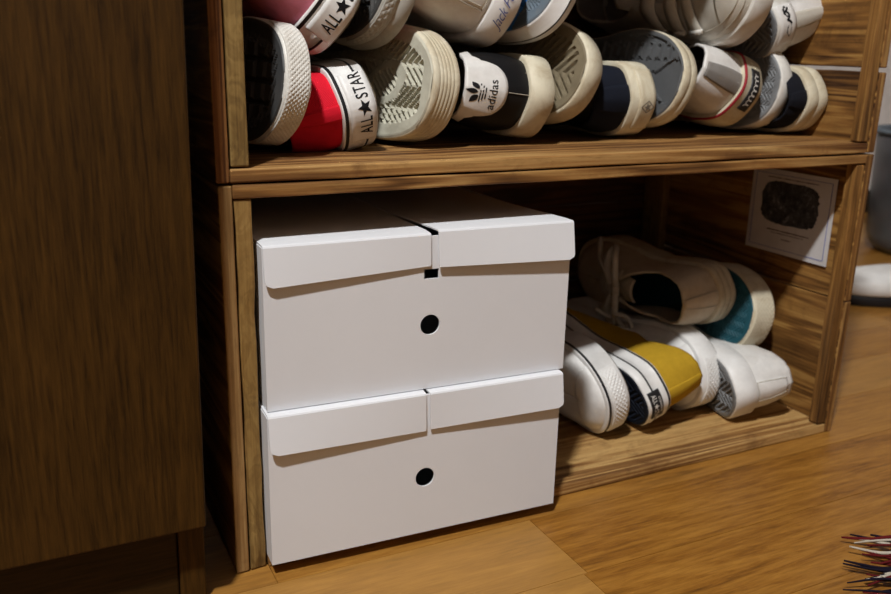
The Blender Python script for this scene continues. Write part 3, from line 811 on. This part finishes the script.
# ------------------------------------------------------------------ crates
def board(name, x0, x1, y0, y1, z0, z1, mat, parent, w=.0012, jitter=0.0006, end=None):
    """a sawn board with slightly uneven edges; origin at its own centre"""
    c = Vector(((x0 + x1) / 2, (y0 + y1) / 2, (z0 + z1) / 2)); d = Vector(((x1 - x0), (y1 - y0), (z1 - z0)))
    ax = max(range(3), key=lambda i: d[i]); n = 14
    V = []; F = []
    o1, o2 = [i for i in range(3) if i != ax]
    for i in range(n + 1):
        t = -d[ax] / 2 + d[ax] * i / n
        for (a, b) in ((-1, -1), (1, -1), (1, 1), (-1, 1)):
            p = [0, 0, 0]; p[ax] = t
            p[o1] = a * d[o1] / 2 - a * random.random() * jitter; p[o2] = b * d[o2] / 2 - b * random.random() * jitter
            V.append(p)
    for i in range(n):
        for k in range(4): F.append((i * 4 + k, i * 4 + (k + 1) % 4, (i + 1) * 4 + (k + 1) % 4, (i + 1) * 4 + k))
    F += [(3, 2, 1, 0), tuple(n * 4 + k for k in range(4))]
    if (ax == 1): F = [tuple(reversed(f)) for f in F]
    o = mesh_obj(name, V, F, [mat, end] if end else mat, parent, fm=[0] * (4 * n) + [1, 1] if end else None, smooth=False)
    o.location = c
    return bevel(o, w, 2)

def crate(label, x, z, split_z, gap, bad=False):
    W, H, D, T = .66, .3063, .335, .0103
    r = empty('wooden_crate', (x, 0, z)); tag(r, label, 'crate', 'scorched wooden crates stacked as a shoe rack')
    board('bottom_board', T + (.0155 if bad else 0), W - T, 0, D - .009, 0, .0107, M['shelf'] , r)
    board('top_board', T, W - T, 0, D - .009, H - .0105, H - .0004, M['edge_x'], r)
    board('side_board', 0, T, 0, D, .0004, H - .0006, M['wood_y'], r, end=M['end_' + ('low' if bad else 'up')])
    for (a, b) in ((W - T, W),):
        board('side_board', a, b, 0, D, .0004, split_z, M['wood_y'], r, end=M['edge_z'])
        board('side_board', a, b, 0.0003, D, split_z + gap, H - .0006, M['wood_y'], r, end=M['edge_z'])
    z0, z1 = .0115, H - .0112
    board('corner_batten', T + .0006, T + .0140, .0004, .0135, .0008 if bad else z0, z1, M['batten'], r, jitter=.0016 if bad else .0007)
    board('corner_batten', W - T - .0125, W - T - .0004, .0004, .0135, z0, z1, M['batten_r'], r)
    board('corner_batten', T + .0006, T + .0140, D - .048, D - .0095, z0, z1, M['batten'], r)
    board('corner_batten', W - T - .0125, W - T - .0004, D - .048, D - .0095, z0, z1, M['batten'], r)
    for k in range(3):
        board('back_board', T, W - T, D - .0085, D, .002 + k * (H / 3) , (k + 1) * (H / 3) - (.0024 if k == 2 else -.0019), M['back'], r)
    return r
crate('lower scorched wooden crate on the floor holding white boxes and a heap of shoes', 0, 0, .150, .0006, True)
crate('upper scorched wooden crate stacked on top, packed with shoes on their sides', -.0010, .3067, .0795, .0034)

# splintered wood at the foot of the left batten: tag as part of the crate
# ------------------------------------------------------------------ white boxes
def shoe_box(label, x0, y0, z0, yaw, w, h, d, flapL, flapR, notch_z=0, hole=(.5, .43), lift=(0, 0)):
    r = empty('shoe_box', (x0, y0, z0), yaw); tag(r, label, 'box', 'white cardboard boxes stacked in the lower crate')
    t = .0016
    # front wall with round finger hole and a notch at the top
    nx = w * .512; nw = .0062
    outer = [(0, 0), (w, 0), (w, h), (0, h)]
    hc = (w * hole[0], h * hole[1]); hl = [(hc[0] + .0083 * math.cos(a), hc[1] + .0083 * math.sin(a)) for a in np.linspace(0, 2 * PI, 41)[:-1]]
    nt_ = [(nx - nw, h - notch_z), (nx + nw, h - notch_z), (nx + nw, h - notch_z - .0078), (nx - nw, h - notch_z - .0078)]
    V, F = fill2d([outer, hl] + ([nt_] if notch_z else []), t / 2)
    V = [(v[0], t / 2 + v[2], v[1]) for v in V]
    body = mesh_obj('body', V, F, M['card'], r, smooth=False)
    mb = MB(); mb.box(0, t, t, d, 0, h); mb.box(w - t, w, t, d, 0, h); mb.box(t, w - t, d - t, d, 0, h); mb.box(t, w - t, t, d - t, 0, t)
    mb.build('carcass', M['card'], r)
    # two lid halves, each with a turned-down front flap with rounded lower corners
    def lid(name, a, b, fh0, fh1, out0, out1, lz0, lz1, rc_l, rc_r):
        mb = MB(); n = 24; T = .0011
        W_ = b - a; NU, NV = 20, 14
        V = []
        for j in range(NV + 1):
            vv = j / NV; Hh = (fh0 + fh1) / 2; dn = (1 - vv) * Hh     # distance to the lower edge
            il = rc_l - math.sqrt(max(0, rc_l ** 2 - (rc_l - dn) ** 2)) if rc_l and dn < rc_l else 0
            ir = rc_r - math.sqrt(max(0, rc_r ** 2 - (rc_r - dn) ** 2)) if rc_r and dn < rc_r else 0
            for i in range(NU + 1):
                u = (il + (W_ - il - ir) * i / NU) / W_
                hh = fh0 + (fh1 - fh0) * u; oo = out0 + (out1 - out0) * u; lz = lz0 + (lz1 - lz0) * u
                V.append((a + W_ * u, -.0014 - oo * vv, h + lz - hh * vv))
        q = len(V); V += [(v[0], v[1] + T, v[2]) for v in V]; F = []; k1 = NU + 1
        for j in range(NV):
            for i in range(NU):
                A = j * k1 + i; F += [(A, A + k1, A + k1 + 1, A + 1), (q + A + 1, q + A + k1 + 1, q + A + k1, q + A)]
            A = j * k1; F += [(A, q + A, q + A + k1, A + k1), (A + NU, A + NU + k1, q + A + NU + k1, q + A + NU)]
        for i in range(NU):
            A = NV * k1 + i; F += [(A, q + A, q + A + 1, A + 1), (i, i + 1, q + i + 1, q + i)]
        mb.add(V, F)
        # top panel with a soft fold at the front
        prof = [(-.0012, -.0006), (-.0006, .0004), (.0012, .0009), (.012, .0011), (.10, -.0010), (d * .6, -.0022), (d, .0)]
        V = []
        for (yy, zz) in prof:
            for k in range(9):
                u = k / 8; fade = max(0, 1 - yy / .14); g_ = .0026 * min(1, max(0, yy - .004) / .03); aa = a - (g_ if a > .05 else 0); bb = b + (g_ if a < .05 else 0); V.append((aa + (bb - aa) * u, yy, h + zz + (lz0 + (lz1 - lz0) * u) * fade + .0006))
        q = len(V); V += [(v[0], v[1] + (.0006 if i < 9 else 0), v[2] - T) for i, v in enumerate(V)]
        F = []
        for i in range(len(prof) - 1):
            for k in range(8):
                A = i * 9 + k; F += [(A, A + 1, A + 10, A + 9), (q + A + 9, q + A + 10, q + A + 1, q + A)]
            F += [(i * 9, (i + 1) * 9, q + (i + 1) * 9, q + i * 9), (i * 9 + 8, q + i * 9 + 8, q + (i + 1) * 9 + 8, (i + 1) * 9 + 8)]
        F += [(k + 1, k, q + k, q + k + 1) for k in range(8)] + [((len(prof) - 1) * 9 + k, (len(prof) - 1) * 9 + k + 1, q + (len(prof) - 1) * 9 + k + 1, q + (len(prof) - 1) * 9 + k) for k in range(8)]
        mb.add(V, F)
        return mb.build(name, M['card'], r)
    lid('lid_flap', *flapL); lid('lid_flap', *flapR)
    return r
W_ = .2535
shoe_box('white cardboard box at the bottom, resting on the crate floor under another', .0245, -.0150, .0109, math.radians(-1.9), W_, .1235, .30,
         (.0005, .1275, .0285, .0305, .0048, .0012, 0, 0, .006, .0004), (.1310, W_ + .001, .0295, .0285, .0015, .0045, 0, 0, .0004, .005), hole=(.505, .41))
shoe_box('white cardboard box on top of its twin, just under the shelf', .0268, -.0085, .1367, math.radians(-2.0), W_ + .003, .1250, .30,
         (.0005, .1300, .0290, .0240, .0036, .0010, 0, .0010, .006, .0004), (.1362, W_ + .004,   .0270, .0300, .003, .0055, .0030, .0030, .0004, .005), notch_z=.026, hole=(.51, .43))

# ------------------------------------------------------------------ printed label sheet on the right crate wall
r = empty('printed_sheet', (.6480, .087, .2285)); tag(r, 'square white printed sheet with a dark engraving, tacked inside the right crate wall', 'paper')
mb = MB(); mb.box(-.0004, 0, -.0585, .0585, -.0465, .0475); mb.build('sheet', plain('printed_paper', (0.60, 0.58, 0.58), .6, .3, scale=40), r)
nt = NT('engraving_ink'); v = nt.coords((1, 1, 1), False)
n1 = nt.noise(v, 260, 6, .75, .8); n2 = nt.noise(v, 70, 3, .6)
c = nt.ramp(nt.math('ADD', nt.math('MULTIPLY', n1, .6), nt.math('MULTIPLY', n2, .4)), [(.42, (.012, .012, .016)), (.56, (.07, .07, .075)), (.68, (.34, .33, .34))])
nt.l(c, nt.b.inputs['Base Color']); nt.b.inputs['Roughness'].default_value = .7
P = [(0, 0)]
for a in np.linspace(0, 2 * PI, 90)[:-1]:
    e = 4.0; cx = abs(math.cos(a)) ** (2 / e) * math.copysign(1, math.cos(a)); cz = abs(math.sin(a)) ** (2 / e) * math.copysign(1, math.sin(a))
    k = 1 + random.uniform(-.03, .03)
    P.append((cx * .0400 * k, cz * .0240 * k))
mesh_obj('engraving', [(-.0007, p[0] + .001, p[1] + .0110) for p in P], [(0, 1 + k, 1 + (k + 1) % 89) for k in range(89)], nt.m, r, smooth=False)
mb = MB()
for (a, b, c0, d0) in ((-.053, .053, .0420, .0424), (-.053, .053, -.0415, -.0411), (-.0532, -.0528, -.0411, .042), (.0528, .0532, -.0411, .042)): mb.box(-.0008, -.0004, a, b, c0, d0)
mb.build('border_line', M['ink_blue'], r)
ink = plain('faded_ink', (.20, .16, .15), .7, .2)
for (zz, hw, hh) in ((.0385, .036, .0007), (-.0205, .031, .0010), (-.0235, .024, .0006), (-.0295, .008, .0008)):
    V = []; F = []; y = -hw     # one ragged line of print
    while y < hw:
        l = random.uniform(.001, .004); k = hh * random.uniform(.35, 1.2); i = len(V)
        V += [(-.0007, y, zz - k), (-.0007, y, zz + k)]; y += l
        if i: F.append((i - 2, i - 1, i + 1, i))
    mesh_obj('caption_line', V, F, ink, r, smooth=False)

# ------------------------------------------------------------------ cabinet on the left
def veneer(name, axis, c0, c1):
    t = NT(name); t.b.inputs['Roughness'].default_value = .5; t.b.inputs['Specular IOR Level'].default_value = .18
    s3 = [1, 1, 1]; s3[axis] = .055
    v = t.coords(tuple(s3)); f = t.noise(v, 420, 5, .7, .3); g = t.noise(t.coords(tuple(s3)), 40, 3, .5, .8)
    q = t.math('ADD', t.math('MULTIPLY', f, .84), t.math('MULTIPLY', g, .16))
    t.l(t.ramp(q, [(.34, c0), (.66, c1)]), t.b.inputs['Base Color']); t.bump(f, .25, .0005)
    return t.m
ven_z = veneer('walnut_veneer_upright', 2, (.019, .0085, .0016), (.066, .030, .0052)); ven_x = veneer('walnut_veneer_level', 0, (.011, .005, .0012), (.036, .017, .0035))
r = empty('cabinet', (-.43, .12, 0)); tag(r, 'dark walnut cabinet filling the left side, with plain door above a plinth', 'cabinet')
def cb(name, x0, x1, y0, y1, z0, z1, m, p=r, w=.0015):
    mb = MB(); mb.box(x0 + .43, x1 + .43, y0 - .12, y1 - .12, z0, z1); mb.V = [(v[0] + .0150 * (v[2] - .07), v[1], v[2]) for v in mb.V]; return bevel(mb.build(name, m, p), w)
cb('side_panel', -.0450, -.0265, -.0225, .33, 0, .95, ven_z); cb('side_panel', -.85, -.832, -.0225, .33, 0, .95, ven_z)
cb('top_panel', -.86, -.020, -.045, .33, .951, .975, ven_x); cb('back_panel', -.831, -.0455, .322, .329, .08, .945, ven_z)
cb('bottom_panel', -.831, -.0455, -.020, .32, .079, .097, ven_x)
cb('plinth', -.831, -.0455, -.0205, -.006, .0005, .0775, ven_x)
d = cb('door', -.425, -.0283, -.0425, -.0240, .0725, .947, ven_z); d2 = cb('door', -.845, -.428, -.0425, -.0240, .0725, .947, ven_z)
for dd, xx in ((d, -.40), (d2, -.455)):
    mb = MB(); mb.tube([(xx + .43, -.165, .50), (xx + .43, -.185, .50), (xx + .43, -.185, .60), (xx + .43, -.165, .60)], .005, 10); mb.build('handle', M['eyelet'], dd, True)

# ------------------------------------------------------------------ floor
def floor_mat():
    t = NT('oak_flooring'); t.b.inputs['Roughness'].default_value = .30; t.b.inputs['Specular IOR Level'].default_value = .28
    at = t.n('ShaderNodeAttribute', attribute_name='tone'); tone = at.outputs['Fac']
    tc = t.n('ShaderNodeTexCoord'); cm = t.n('ShaderNodeCombineXYZ'); t.l(t.math('MULTIPLY', tone, 13.0), cm.inputs[0]); t.l(t.math('MULTIPLY', tone, 5.0), cm.inputs[1])
    ad = t.n('ShaderNodeVectorMath', operation='ADD'); t.l(tc.outputs['Object'], ad.inputs[0]); t.l(cm.outputs[0], ad.inputs[1])
    mp = t.n('ShaderNodeMapping'); mp.inputs['Scale'].default_value = (.09, 1, 1); t.l(ad.outputs[0], mp.inputs['Vector'])
    f = t.noise(mp.outputs[0], 330, 6, .7, .5); g = t.noise(mp.outputs[0], 38, 4, .55, 1.6)
    q = t.math('ADD', t.math('MULTIPLY', f, .5), t.math('MULTIPLY', g, .5))
    c = t.ramp(q, [(.34, (.100, .036, .005)), (.47, (.240, .095, .012)), (.62, (.37, .170, .028))])
    c2 = t.mix(t.math('MULTIPLY', tone, .9), c, t.mix(.5, c, (.46, .26, .075)))
    mp2 = t.n('ShaderNodeMapping'); mp2.inputs['Scale'].default_value = (1, 1, 1); t.l(tc.outputs['Object'], mp2.inputs['Vector'])
    t.l(c2, t.b.inputs['Base Color'])
    r_ = t.noise(mp2.outputs[0], 14, 4, .6); mr = t.n('ShaderNodeMapRange'); mr.inputs['To Min'].default_value = .30; mr.inputs['To Max'].default_value = .48; t.l(r_, mr.inputs['Value']); t.l(mr.outputs[0], t.b.inputs['Roughness'])
    t.bump(f, .10, .0006)
    return t.m
mb = MB(); PW = .0883; y = -.1120 - PW * 16; row = -16; tones = []
RX0, RX1, RY0, RY1 = -1.3, 2.6, -1.52, .95
Lp = .909 / 3
while y < RY1:
    # joints: one joint of the row in front of the crate is at x = .2535
    off = {0: .2535, 1: .026, -1: .2500}.get(row, random.random() * 2)
    x = off - Lp * 3 * math.ceil((off - RX0) / (Lp * 3))
    while x < RX1:
        a, b = max(x, RX0), min(x + Lp * 3, RX1)
        if b - a > .01:
            e = .0004; V = [(a + e, y + e, 0), (b - e, y + e, 0), (b - e, y + PW - e, 0), (a + e, y + PW - e, 0), (a, y, -.0012), (b, y, -.0012), (b, y + PW, -.0012), (a, y + PW, -.0012)]
            mb.add(V, [(0, 1, 2, 3), (4, 5, 1, 0), (5, 6, 2, 1), (6, 7, 3, 2), (7, 4, 0, 3)])
            tn = random.random()
            if row in (0, -1): tn = .95 if b < .3 else .10
            if row == 1: tn = .55 if b < .1 else .35
            tones += [tn] * 5
        x += Lp * 3
    y += PW; row += 1
fl = mb.build('floor', floor_mat()); fl['kind'] = 'structure'
at = fl.data.attributes.new('tone', 'FLOAT', 'FACE'); at.data.foreach_set('value', tones)

# ------------------------------------------------------------------ room shell
wallm = plain('wall_paper', (.80, .77, .75), .85, .1, scale=30); walld = plain('brown_panelling', (.20, .165, .14), .8, .1, scale=30)
def struct(name, x0, x1, y0, y1, z0, z1, m):
    mb = MB(); mb.box(x0, x1, y0, y1, z0, z1); o = mb.build(name, m); o['kind'] = 'structure'; return o
struct('wall_back', RX0, RX1, RY1, RY1 + .08, -.02, 2.4, wallm); struct('wall_left', RX0 - .08, RX0, RY0, RY1, -.02, 2.4, walld)
struct('wall_right', RX1, RX1 + .08, RY0, RY1, -.02, 2.4, wallm); struct('wall_front', RX0, RX1, RY0 - .08, RY0, -.02, 2.4, walld)
struct('ceiling', RX0, RX1, RY0, RY1, 2.4, 2.46, walld)
struct('baseboard_back', RX0, RX1, RY1 - .012, RY1 - .0005, 0, .06, ven_x)

# ------------------------------------------------------------------ ceiling lamp (the light of the room)
LX, LY, LZ = -.70, -.98, 2.28
r = empty('ceiling_lamp', (LX, LY, 2.40)); tag(r, 'round white ceiling lamp above the floor in front of the crates', 'lamp')
mb = MB(); mb.lathe([(0, -.001), (.19, -.001), (.19, -.025), (.0, -.025)], n=40); mb.build('lamp_base', M['rub_clean'], r)
em = NT('lit_lamp_shade'); em.b.inputs['Emission Color'].default_value = (1, .90, .78, 1); em.b.inputs['Emission Strength'].default_value = 1.2; em.b.inputs['Base Color'].default_value = (.8, .8, .8, 1)
mb = MB(); mb.lathe([(.175, -.026), (.18, -.05), (.165, -.075), (.10, -.092), (0.0, -.096)], n=40); mb.build('lamp_shade', em.m, r, True)
ld = bpy.data.lights.new('ceiling_light', 'AREA'); ld.shape = 'DISK'; ld.size = .15; ld.energy = 94; ld.color = (1, .99, .97)
lo = bpy.data.objects.new('ceiling_light', ld); col.objects.link(lo); lo.location = (LX, LY, 2.295)
lo.rotation_euler = (Vector((.25, .0, .2)) - lo.location).to_track_quat('-Z', 'Y').to_euler()
w = bpy.data.worlds.new('World'); sc.world = w; w.use_nodes = True
w.node_tree.nodes['Background'].inputs[0].default_value = (.5, .5, .52, 1); w.node_tree.nodes['Background'].inputs[1].default_value = .1

# ------------------------------------------------------------------ things beyond the crate at right
# white slipper with black sole
r = empty('slipper', (1.225, .335, 0), math.radians(165)); tag(r, 'white slipper with thick black sole on the floor right of the crates', 'slipper')
def blob(name, prof, a, b, mat, parent, e=2.3, n=48):
    V = []; F = []
    for k_, z in prof:
        for i in range(n):
            t = 2 * PI * i / n; c_, s_ = math.cos(t), math.sin(t)
            V.append((a * k_ * abs(c_) ** (2 / e) * math.copysign(1, c_), b * k_ * abs(s_) ** (2 / e) * math.copysign(1, s_), z))
    m = len(prof)
    for j in range(m - 1):
        for i in range(n): F.append((j * n + i, j * n + (i + 1) % n, (j + 1) * n + (i + 1) % n, (j + 1) * n + i))
    F += [tuple(range(n - 1, -1, -1)), tuple((m - 1) * n + i for i in range(n))]
    return mesh_obj(name, V, F, mat, parent, smooth=True)
blob('sole', [(.93, 0), (.96, .002), (.97, .017), (.95, .0185)], .135, .055, M['black'], r)
blob('body', [(.94, .0186), (1.0, .021), (1.0, .033), (.97, .040), (.88, .048), (.6, .054), (.2, .055)], .135, .056, M['rub_clean'], r)
bl = blob('opening', [(.3, .0), (1, .0), (.95, .0015), (.3, .001)], .045, .030, M['grey_patch'], r); bl.location = (-.035, 0, .0555)

# blue-grey plastic bin
r = empty('plastic_bin', (1.60, .56, 0)); tag(r, 'blue-grey translucent plastic bin with rounded bottom edge, right of the crates', 'bin')
t = NT('blue_grey_plastic'); t.b.inputs['Base Color'].default_value = (.13, .16, .18, 1); t.b.inputs['Roughness'].default_value = .35; t.b.inputs['Subsurface Weight'].default_value = .1
nn = t.noise(t.coords(), 9, 3, .5); t.l(t.ramp(nn, [(.35, (.035, .044, .050)), (.65, (.075, .086, .093))]), t.b.inputs['Base Color'])
mb = MB(); mb.lathe([(0, 0.0), (.088, 0.0), (.104, .006), (.116, .02), (.122, .04), (.128, .20), (.130, .250), (.127, .250), (.119, .04), (.10, .012), (0, .008)], n=48); mb.build('bin_body', t.m, r, True)
mb = MB(); mb.lathe([(.127, .250), (.134, .247), (.137, .252), (.134, .258), (.127, .256), (.127, .250)], n=48); mb.build('rim', M['sole_slate'], r, True)

# ------------------------------------------------------------------ rug with fringe
r = empty('rug', (.535, -.242, 0), math.radians(-26)); tag(r, 'woven rug with tangled red, white and navy fringe, bottom right corner', 'rug')
def rugmat():
    t = NT('woven_rug'); v = t.coords((1, 1, 1)); w_ = t.n('ShaderNodeTexWave', wave_type='BANDS', bands_direction='Y', Scale=60.0, Distortion=3.0); t.l(v, w_.inputs['Vector'])
    t.l(t.ramp(w_.outputs['Fac'], [(.2, (.015, .012, .035)), (.45, (.28, .02, .02)), (.7, (.015, .012, .03)), (.9, (.6, .55, .45))]), t.b.inputs['Base Color']); t.b.inputs['Roughness'].default_value = .95; t.bump(w_.outputs['Fac'], .6, .003)
    return t.m
mb = MB(); mb.box(0, .60, -.40, .040, .0005, .010); bevel(mb.build('rug_body', rugmat(), r), .003)
fm = [plain('red_yarn', (.13, .013, .014), .95, .1, weave=.6), plain('navy_yarn', (.012, .009, .020), .95, .1, weave=.6), plain('white_yarn', (.56, .50, .41), .95, .1, weave=.6)]
for k in range(98):
    y0 = .038 - k * .0022 + random.uniform(-.003, .003); ln = random.uniform(.055, .088) + min(.045, k * .0009); a = random.uniform(-.38, .38); z = random.uniform(.003, .009)
    p = [(.005, y0, .007)]
    for q in (.25, .5, .75, 1): p.append((.005 - ln * q, y0 + math.sin(a) * ln * q + random.uniform(-.004, .004), z * (1 - .55 * q) + .0026 + random.uniform(0, .003)))
    mb = MB(); c_ = catmull(p, False, 4); w_ = random.uniform(.0014, .0024); mb.tube(c_, [w_ * (1 - .75 * (i / len(c_)) ** 2) for i in range(len(c_))], 6); mb.build('fringe_strand', fm[k % 3 if random.random() < .8 else 1], r, True)

# ------------------------------------------------------------------ camera
cd = bpy.data.cameras.new('camera'); cam = bpy.data.objects.new('camera', cd); col.objects.link(cam)
cd.sensor_width = 36; cd.sensor_fit = 'HORIZONTAL'; cd.lens = 870.0 / 891 * 36; cd.clip_start = .02
Rw = Matrix(((0.89609251, -0.44331815, 0.02207318), (-0.10442091, -0.25888076, -0.96024842), (0.43140987, 0.85816652, -0.2782728)))
X, Yd, Zf = Rw[0], Rw[1], Rw[2]
cam.matrix_world = Matrix.Translation((-0.1248716, -0.60077922, 0.40228938)) @ Matrix((X, -Yd, -Zf)).transposed().to_4x4()
cd.dof.use_dof = True; cd.dof.focus_distance = .66; cd.dof.aperture_fstop = 8
sc.camera = cam
